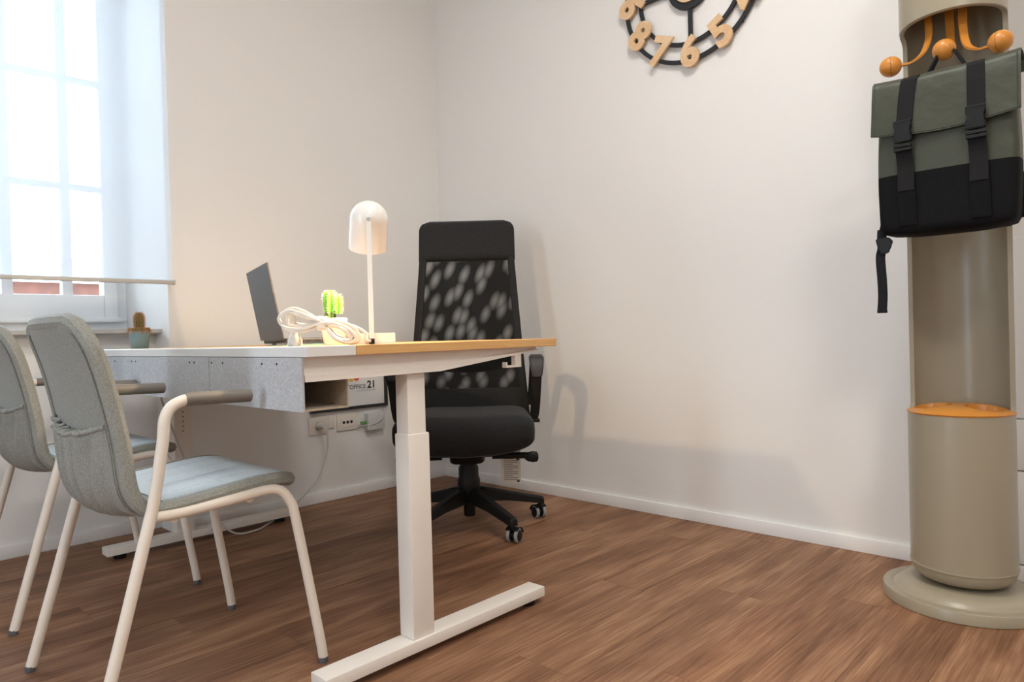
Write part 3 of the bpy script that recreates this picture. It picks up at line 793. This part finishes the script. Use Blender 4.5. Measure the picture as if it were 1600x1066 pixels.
# bottom panel bulging downwards
b = BM(); loft(b, [[(x, y-.004, z) for x, y in sell((HX-.006)*k, .058*k, 3.5, 56)] for k, z in ((.30, .005), (.6, .007), (.85, .012), (.97, .022))]); obj('bottom_panel', b, bag_black, bag, True)
# flap
def flap(u, v):
    x = (2*u-1)*(HX+.004)
    cr = (2*u-1)
    path = [(.036, .380), (.034, .410), (.005, .420), (-.028, .417), (-.040, .406), (-.047, .365), (-.053, .31), (-.058, .272)]
    k = v*(len(path)-1); i = min(len(path)-2, int(k)); q = k-i
    y = path[i][0]*(1-q)+path[i+1][0]*q; z = path[i][1]*(1-q)+path[i+1][1]*q
    sag = -.007*(1-abs(cr)**2)*(1 if .2 < v < .6 else .6) + (.004*math.exp(-(cr/.28)**2) if v < .62 else 0)
    dz = -.012*(1-cr*cr)*max(0, v-.7)/.3
    yy = y-.005*math.sin(PI*u)*max(0, v-.3)
    return (x*(1+.02*v), yy+.004*math.sin(cr*5+1)*v*.6, z+sag+dz)
b = BM(); sheet(b, flap, 40, 28, .004); fp = obj('flap', b, bag_green, bag, True, angle=math.radians(60))
def flap_pt(x, v, off):
    u = (x/(HX+.004)/(1+.02*v)+1)/2; p = Vector(flap(u, v)); return Vector((p.x, p.y-off, p.z))
b = BM(); tube(b, [Vector(flap(k/40, .985))+Vector((0, -.0022, 0)) for k in range(41)], .0011, 5); obj('hem_stitch', b, bag_green, fp, True)
for s in (0, 1):
    b = BM(); tube(b, [Vector(flap(.02+.96*s, .5+.5*k/20))+Vector((0, -.0022, 0)) for k in range(21)], .0011, 5); obj('hem_stitch', b, bag_green, fp, True)
# straps with side-release buckles
for xt, xm in ((-.067, -.082), (.070, .074)):
    n = 16
    P = []
    for k in range(n):
        v = .40+.52*k/(n-1); f = k/(n-1); P.append(flap_pt(xt+(xm-xt)*f, v, .0045))
    P.append(P[-1]+Vector((0, -.006, -.012)))
    b = BM(); ribbon(b, P, .037, .0022, (1, 0, 0)); s1 = obj('strap', b, strap_mat, bag)
    top = P[-1]
    zb = .290
    b = BM(); lw = [(xm, -.066, .226), (xm+.002, -.0635, .19), (xm+.003, -.064, .15), (xm+.003, -.067, .118)]
    ribbon(b, catmull(lw, 5), .038, .0022, (1, 0, 0)); obj('strap_tail', b, strap_mat, s1)
    b = BM(); ribbon(b, [(xm+.004, -.0655, .122), (xm+.006, -.0652, .06), (xm+.007, -.064, .03)], .040, .0015, (1, 0, 0)); obj('strap_lower', b, bag_black, s1)
    # buckle: female body, prong half, ladder bars
    b = BM(); prism(b, [(xm-.0195, .290), (xm+.0195, .290), (xm+.021, .280), (xm+.0145, .270), (xm+.0205, .255), (xm+.0205, .240), (xm-.0205, .240), (xm-.0205, .255), (xm-.0145, .270), (xm-.021, .280)], -.081, -.0665, 'y', .002); bu = obj('buckle', b, black_plast, s1, True)
    for z0 in (.292, .232, .222):
        b = BM(); box(b, xm-.0205, xm+.0205, -.079, -.068, z0-.0045, z0+.0030, .0015); obj('ladder_bar', b, black_plast, bu)
# carrying handle over the middle hook
hp = catmull([(-.042, .012, .405), (-.034, .010, .430), (-.016, .018, .470), (-.008, .040, .492), (.002, .040, .492), (.016, .020, .470), (.036, .010, .432), (.048, .012, .407)], 6)
b = BM(); ribbon(b, hp, .016, .005, (.2, 1, .1), [.030-.016*math.sin(PI*k/(len(hp)-1))**.5 for k in range(len(hp))]); obj('handle', b, strap_mat, bag)
# dangling side strap
b = BM(); ribbon(b, catmull([(-.146, -.030, .03), (-.147, -.032, .005), (-.146, -.034, -.02), (-.150, -.036, -.045), (-.147, -.037, -.10), (-.146, -.037, -.145), (-.148, -.038, -.182)], 5), .023, .002, (1, 0, 0)); ds = obj('side_strap', b, strap_mat, bag)
b = BM(); box(b, -.160, -.136, -.040, -.035, -.190, -.181, .001); obj('strap_end', b, strap_mat, ds)
b = BM(); prism(b, [(-.160, .005), (-.128, .008), (-.118, -.004), (-.126, -.018), (-.130, -.034), (-.146, -.034), (-.155, -.016)], -.044, -.034, 'y', .002); obj('adjuster', b, black_plast, ds, True)
# shoulder straps on the rear
for s in (-1, 1):
    b = BM(); ribbon(b, catmull([(s*.05, .030, .39), (s*.09, .052, .30), (s*.12, .056, .16), (s*.145, .03, .03)], 6), .05, .008, (1, 0, 0)); obj('shoulder_strap', b, bag_black, bag)

# ------------------------------------------------------------------ wall clock
KX, KZ = 1.548, 2.098
ck = thing('wall_clock', 'large round wall clock of black rings with wooden numerals', 'clock', (KX, 0, KZ))
def ring(bm, r0, r1, y0, y1, seg=96):
    lathe(bm, [(r0, y0), (r1, y0), (r1, y1), (r0, y1), (r0, y0)], seg); return xform(bm, Matrix.Rotation(PI/2, 4, 'X'))
b = BM(); ring(b, .282, .298, .010, .018); obj('outer_ring', b, clock_black, ck, True)
b = BM(); ring(b, .215, .231, .010, .018); obj('inner_ring', b, clock_black, ck, True)
b = BM(); ring(b, .0, .092, .008, .020); hb = obj('hub', b, clock_black, ck, True)
b = BM(); ring(b, .0, .066, .020, .026); obj('hub_disc', b, clock_wood, hb, True)
for k in range(4):
    b = BM(); box(b, -.0085, .0085, -.018, -.010, .085, .22); xform(b, Matrix.Rotation(PI/2*k, 4, 'Y')); obj('spoke', b, clock_black, ck)
for k in range(4):
    b = BM(); box(b, -.005, .005, -.010, 0, -.005, .005); a = PI/4+PI/2*k; xform(b, Matrix.Translation((.290*math.sin(a), 0, .290*math.cos(a)))); obj('wall_spacer', b, clock_black, ck)
for ang, ln, w in ((-55, .12, .012), (60, .17, .009)):
    b = BM(); prism(b, [(-w/2, -.03), (w/2, -.03), (w*.35, ln), (-w*.35, ln)], -.032, -.029, 'y'); xform(b, Matrix.Rotation(math.radians(ang), 4, 'Y')); obj('clock_hand', b, clock_black, ck)
for h in range(1, 13):
    ch = '6' if h == 9 else str(h)
    me = text_mesh(ch, .155, .005, .0068)
    a = math.radians(30*h)
    # tops of the numerals point at the hub for the lower half
    rad = .258
    turn = a+PI if 3 < h <= 9 else a
    turn = {4: math.radians(300), 5: math.radians(-30), 6: 0., 7: math.radians(22), 8: math.radians(45), 9: math.radians(80)}.get(h, a)
    mt = Matrix.Translation((rad*math.sin(a), -.0235, rad*math.cos(a))) @ Matrix.Rotation(turn, 4, 'Y') @ Matrix.Rotation(PI/2, 4, 'X')
    # centre the glyph first
    xs = [v.co.x for v in me.vertices]; ys = [v.co.y for v in me.vertices]
    me.transform(Matrix.Translation((-(min(xs)+max(xs))/2, -(min(ys)+max(ys))/2, 0))); me.transform(mt)
    obj_me('numeral', me, clock_wood, ck)

# ------------------------------------------------------------------ desk lamp
to_cam = math.atan2(-.57, .82)               # direction the lamp's stem faces
lm = thing('desk_lamp', 'white table lamp with dome shade and tray base at the oak corner', 'lamp', (1.500, -1.500, H), to_cam+PI/2)
TW, TD, THt = .046, .055, .026
b = BM(); y0, y1 = -.035, .075
box(b, -TW+.008, TW+.008, y0, y1, 0, .003, .001); box(b, -TW+.008, -TW+.011, y0, y1, .003, THt); box(b, TW+.005, TW+.008, y0, y1, .003, THt); box(b, -TW+.011, TW+.005, y0, y0+.003, .003, THt); box(b, -TW+.011, TW+.005, y1-.003, y1, .003, THt)
obj('tray_base', b, lamp_white, lm)
b = BM(); box(b, -.0058, .0058, -.041, -.0355, .010, .300, .0012); stem = obj('stem', b, lamp_white, lm)
b = BM(); box(b, -.0062, .0062, -.043, -.0355, .0, .013, .0008); obj('stem_clip', b, black_plast, stem)
# dome shade, opening tipped away towards the office chair
sh = []
Rr, Hh = .0455, .118
for k in range(14): a = PI/2*k/13; sh.append((Rr*math.sin(a), Hh-Rr+Rr*math.cos(a)))
outer = sh+[(Rr+.001, 0.0)]
inner = [(Rr-.001, 0.0)]+[(r*.96, z-.002) for r, z in sh[::-1]]
SM = Matrix.Translation((-.004, .046, .236)) @ Matrix.Rotation(math.radians(28), 4, Vector((1, 0.14, 0)).normalized())
b = BM(); lathe(b, outer+inner, 64); xform(b, SM); shade = obj('lamp_shade', b, lamp_white, lm, True)
b = BM(); tube(b, [(-.0, -.042, .292), (-.0, -.022, .292)], .005, 12); obj('pivot_screw', b, metal_rod, shade, True)
b = BM(); lathe(b, [(0, .022), (.010, .024), (.0165, .034), (.0175, .046), (.012, .062), (.009, .082), (0, .084)], 24); xform(b, SM); obj('bulb', b, emis('bulb_glow', (1, .78, .5), 14), shade, True)
pl_ = bpy.data.lights.new('desk_lamp_bulb', 'POINT'); pl_.energy = 14.0; pl_.color = (1, .74, .46); pl_.shadow_soft_size = .012
po = bpy.data.objects.new('desk_lamp_bulb', pl_); COL.objects.link(po); po.parent = lm; po.location = SM @ Vector((0, 0, .015))

# ------------------------------------------------------------------ coiled lamp cord with plug
K0 = Vector((1.459, -1.6156, H)); KR = Vector((.722, .691, 0)); KD = Vector((-.691, .722, 0)); PXM = .001483
def kp(x, y, d=0): return K0+KR*((x-500)*PXM)+Vector((0, 0, max(.0034, (541-y)*PXM)))+KD*d
cd = thing('lamp_cord', 'white lamp cord tied in a bundle on the white desk strip', 'cord', tuple(K0))
path = [(458, 505, .02), (456, 492, .016), (466, 484, .010), (484, 493, .006)]
for k in range(5):
    s = (1., .80, 1.06, .66, .92)[k]; d = .010*(k-2); j = (0, 4, -4, 6, 2)[k]
    L = [(504, 503+k*1.2, d), (478, 491+j, d-.006), (456, 486+j, d), (441+(1-s)*60, 497+j*.5, d), (449+(1-s)*30, 511-(1-s)*20, d+.004), (474, 514-j, d+.004), (505, 506+k, d), (530, 508+j, d-.004), (551-(1-s)*30, 518+j, d), (559-(1-s)*45, 531, d+.003), (547-(1-s)*20, 538-(1-s)*20, d+.004), (524, 529-(1-s)*10, d+.004)]
    path += L
path += [(505, 507, .012), (530, 507, .016), (553, 513, .020), (570, 524, .02)]
pts = [kp(*q) for q in path]
# last bit runs to the clip at the foot of the stem
pts += [Vector((1.527, -1.532, H+.010)), Vector((1.534, -1.5255, H+.008))]
b = BM(); tube(b, [p-K0 for p in catmull(pts, 6)], .0036, 8); obj('cable', b, cord_mat, cd, True)
c = kp(505, 506)-K0
b = BM(); secs = []
for k in range(9):
    a = -1+2*k/8; secs.append([(c+KR*(a*.010)+KD*y+Vector((0, 0, z)))[:] for y, z in sell(.019+.0015*math.cos(a*2), .0165, 2.6, 20)])
loft(b, secs); obj('cable_tie', b, cord_mat, cd, True)
b = BM(); pp = kp(457, 541, .02)-K0
lathe(b, [(0, 0.0), (.0155, 0.0), (.017, .002), (.0165, .014), (.0125, .022), (.0098, .028), (.0090, .036), (.0060, .050), (.0045, .058), (0, .058)], 28, (pp.x, pp.y, -.0)); obj('plug', b, cord_mat, cd, True)

# ------------------------------------------------------------------ cacti
def cactus_column(bm, c, r, h, ribs=8, seg=64, lean=(0, 0)):
    secs = []
    for k in range(19):
        t = k/18; z = h*t
        e = (1-max(0, (t-.72)/.28)**2.2)**.5 if t > .72 else .80+.20*min(1, t/.45)
        e = max(e, .03)
        secs.append([(c[0]+lean[0]*t+r*e*(1+.16*math.cos(ribs*2*PI*j/seg))*math.cos(2*PI*j/seg), c[1]+lean[1]*t+r*e*(1+.16*math.cos(ribs*2*PI*j/seg))*math.sin(2*PI*j/seg), c[2]+z) for j in range(seg)])
    return loft(bm, secs)
def spines(bm, c, r, h, ribs, rows, ln, lean=(0, 0), nper=5):
    for i in range(ribs):
        a = 2*PI*i/ribs
        for k in range(rows):
            t = (k+.5)/rows; e = (1-max(0, (t-.72)/.28)**2.2)**.5 if t > .72 else .80+.20*min(1, t/.45)
            p = Vector((c[0]+lean[0]*t+r*1.15*e*math.cos(a), c[1]+lean[1]*t+r*1.15*e*math.sin(a), c[2]+h*t))
            for q in range(nper):
                d = Vector((math.cos(a)+random.uniform(-.8, .8), math.sin(a)+random.uniform(-.8, .8), random.uniform(-.5, .8)+max(0, t-.8)*3)).normalized()
                s = d.orthogonal().normalized()*.00060; u = d.cross(s)
                v = [bm.verts.new(p+s), bm.verts.new(p-s*.5+u*.86), bm.verts.new(p-s*.5-u*.86), bm.verts.new(p+d*ln*random.uniform(.6, 1.1))]
                for f in ((0, 1, 3), (1, 2, 3), (2, 0, 3)): bm.faces.new([v[x] for x in f])
def pot(t, r0, r1, h, m):
    b = BM(); lathe(b, [(0, 0), (r0-.002, 0), (r0, .002), (r1, h-.001), (r1-.001, h), (r1-.004, h), (r1-.005, h-.012), (0, h-.012)], 48); obj('pot', b, m, t, True)
    b = BM(); lathe(b, [(0, h-.008), (r1*.5, h-.007), (r1-.006, h-.010)], 32); obj('soil', b, soil, t, True)
t = thing('potted_cactus', 'small bright green cactus in a white square-sided pot by the lamp', 'cactus', (1.352, -1.511, H))
t['label'] = 'small bright green columnar cactus in a white pot by the lamp'
pot(t, .0255, .0345, .067, pot_white)
b = BM(); cactus_column(b, (-.006, -.006, .055), .0125, .035, 7); obj('old_stem', b, cactus_low, t, True)
for dx, r, h in ((-.0055, .0150, .060), (.0125, .0115, .050)):
    c = (dx*.72-.002, dx*.69-.002, .078); 
    b = BM(); cactus_column(b, c, r, h, 7); st_ = obj('cactus_stem', b, cactus_mat, t, True, angle=math.radians(80))
    b = BM(); spines(b, c, r, h, 7, 10, .006); s_ = obj('spines', b, spine_mat, st_); s_['kind'] = 'stuff'
b = BM(); cactus_column(b, (-.016, -.012, .055), .0075, .022, 6); obj('offshoot', b, cactus_low, t, True)
t = thing('potted_cactus', 'reddish spiny cactus in a blue-grey pot at the window end of the desk', 'cactus', (.130, -1.572, H))
pot(t, .029, .0355, .064, pot_blue)
b = BM(); cactus_column(b, (0, 0, .052), .0145, .082, 10); st_ = obj('cactus_stem', b, cactus2_mat, t, True)
b = BM(); spines(b, (0, 0, .052), .0145, .082, 12, 17, .0075, nper=8); s_ = obj('spines', b, spine_red, st_); s_['kind'] = 'stuff'
for k in range(7):
    a = 2*PI*k/7; c = (.025*math.cos(a), .025*math.sin(a), .053)
    b = BM(); cactus_column(b, c, .0105, .023, 8); o_ = obj('offshoot', b, cactus2_mat, t, True)
    b = BM(); spines(b, c, .0105, .023, 10, 6, .007, nper=7); s_ = obj('spines', b, spine_red, o_); s_['kind'] = 'stuff'

# ------------------------------------------------------------------ laptop on a teal folder
lr = math.atan2(-.284, .959)
b = BM(); box(b, -.12, .172, .005, .232, 0, .0022, .0005)
tag(obj('folder', b, teal, loc=(.910, -1.45, H), rz=lr), 'thin teal folder lying under the open laptop', 'folder')
lp = thing('laptop', 'dark grey laptop standing open on the white end of the desk', 'laptop', (.910, -1.45, H+.0024), lr)
lp['label'] = 'dark grey open laptop seen from behind its lid'
b = BM(); box(b, -.172, .172, .004, .236, .003, .017, .003); base = obj('base', b, laptop_mat, lp)
b = BM(); box(b, -.150, .150, .030, .135, .017, .0182); obj('keyboard', b, laptop_dark, base)
b = BM(); box(b, -.05, .05, .150, .220, .017, .0174); obj('touchpad', b, laptop_dark, base)
for x in (-.14, .14):
    for y in (.03, .21):
        b = BM(); box(b, x-.012, x+.012, y-.005, y+.005, 0, .003); obj('rubber_foot', b, laptop_dark, base)
for y, w in ((.06, .012), (.085, .014), (.112, .008)):
    b = BM(); box(b, .1715, .1722, y, y+w, .008, .0125); obj('port', b, laptop_dark, base)
LM = Matrix.Translation((0, 0, .014)) @ Matrix.Rotation(math.radians(10), 4, 'X')
b = BM(); box(b, -.172, .172, -.006, 0, 0, .222, .002); xform(b, LM); lid = obj('lid', b, laptop_mat, lp)
b = BM(); box(b, -.165, .165, .0, .0006, .012, .214); xform(b, LM); obj('screen', b, screen_mat, lid)
b = BM(); tube(b, [(-.11, 0, .013), (.11, 0, .013)], .006, 12); obj('hinge', b, laptop_dark, lp, True)

# ------------------------------------------------------------------ wall things below the desk
WT = Matrix(((0, 0, 1, 0), (1, 0, 0, 0), (0, 1, 0, 0), (0, 0, 0, 1)))     # lettering on the window wall
ps = thing('framed_notice', 'black framed notice with coworking logo on the wall under the desk', 'picture', (0, -.60, .418))
b = BM()
for y0, y1, z0, z1 in ((-.215, -.20, 0, .31), (.20, .215, 0, .31), (-.20, .20, 0, .015), (-.20, .20, .295, .31)): box(b, 0, .018, y0, y1, z0, z1)
obj('frame', b, frame_black, ps)
b = BM(); box(b, 0.001, .008, -.20, .20, .015, .295); sheet_ = obj('notice_sheet', b, poster_paper, ps)
def letters(s, size, y, z, m, parent, off=0, spacing=1., align='RIGHT', name='lettering'):
    me = text_mesh(s, size, .0002, off, align, spacing); me.transform(Matrix.Translation((.0084, y, z)) @ WT); obj_me(name, me, m, parent)
letters('21', .050, .150, .112, ink, sheet_, .0016)
letters('TOFFICE', .029, .092, .106, ink, sheet_, .0002)
letters('COWORKING', .0135, .152, .086, grey_ink, sheet_, 0, 1.45)
for y, z, m in ((.040, .152, red_ink), (.010, .149, yellow_ink)):
    c = BM(); lathe(c, [(0, 0), (.016, 0), (.016, .0004), (0, .0004)], 24); xform(c, Matrix.Translation((.0084, y, z)) @ Matrix.Rotation(PI/2, 4, 'Y')); obj('logo_dot', c, m, sheet_)
def plate(name, label, y0, y1, z0, z1, group=None):
    t = thing(name, label, 'socket', (0, (y0+y1)/2, (z0+z1)/2), group=group); w, h = (y1-y0)/2, (z1-z0)/2
    b = BM(); box(b, 0, .009, -w, w, -h, h, .003); obj('cover_plate', b, socket_mat, t, True); return t
s1 = plate('wall_socket', 'wall socket with a white plug pushed in, below the felt bin', -.823, -.722, .318, .400)
c = BM(); lathe(c, [(.0, .0095), (.021, .0095), (.0225, .012), (.021, .013)], 28); xform(c, Matrix.Rotation(PI/2, 4, 'Y')); obj('socket_ring', c, socket_mat, s1, True)
b = BM(); box(b, 0, .006, .052, .085, -.02, .04, .002); obj('cable_cover', b, socket_mat, s1, True)
s2 = plate('wall_socket', 'wall socket plate with three empty holes', -.676, -.562, .320, .398)
b = BM(); box(b, .009, .011, -.036, .036, -.022, .022, .001); obj('insert', b, socket_mat, s2)
for k in (-1, 0, 1):
    c = BM(); lathe(c, [(0, .0112), (.0075, .0112), (.0075, .012), (0, .012)], 16); xform(c, Matrix.Translation((0, k*.021, 0)) @ Matrix.Rotation(PI/2, 4, 'Y')); obj('socket_hole', c, ink, s2)
ad = thing('network_box', 'pale grey network box on the wall with a green plug', 'adapter', (0, -.468, .350))
b = BM(); box(b, 0, .035, -.050, .050, -.042, .040, .004); obj('box_body', b, grey_box, ad, True)
b = BM(); box(b, .010, .024, -.082, -.05, -.010, .004, .002); obj('green_connector', b, green_plug, ad, True)
b = BM(); tube(b, catmull([(.018, -.080, -.004), (.022, -.10, -.012), (.03, -.06, -.014), (.040, -.01, -.010), (.040, .030, .012), (.028, .052, .045), (.012, .054, .058), (.004, .054, .064)], 6), .0022, 8); obj('cable', b, cord_mat, ad, True)
# supply cable of the desk
pc = thing('power_cable', 'white power cable drooping from the socket to the desk leg', 'cable', (0, -.775, 0))
def q(x, y, z): return (x, y+.775, z)
b = BM(); lathe(b, [(0, .0), (.018, .0), (.0185, .010), (.013, .022), (.008, .030), (0, .030)], 20); xform(b, Matrix.Translation(q(.0125, -.772, .359)) @ Matrix.Rotation(PI/2, 4, 'Y')); obj('plug', b, cord_mat, pc, True)
b = BM(); tube(b, catmull([q(.038, -.772, .357), q(.058, -.768, .345), (.066, .013, .30), (.066, .000, .22), (.07, -.06, .115), (.085, -.15, .05), (.12, -.24, .012), (.17, -.33, .006), (.235, -.42, .006), (.245, -.52, .020), (.235, -.60, .12), (.21, -.67, .30), (.20, -.72, .45), (.20, -.755, .57), (.20, -.77, .68)], 7), .0036, 8); obj('cable', b, cord_mat, pc, True)
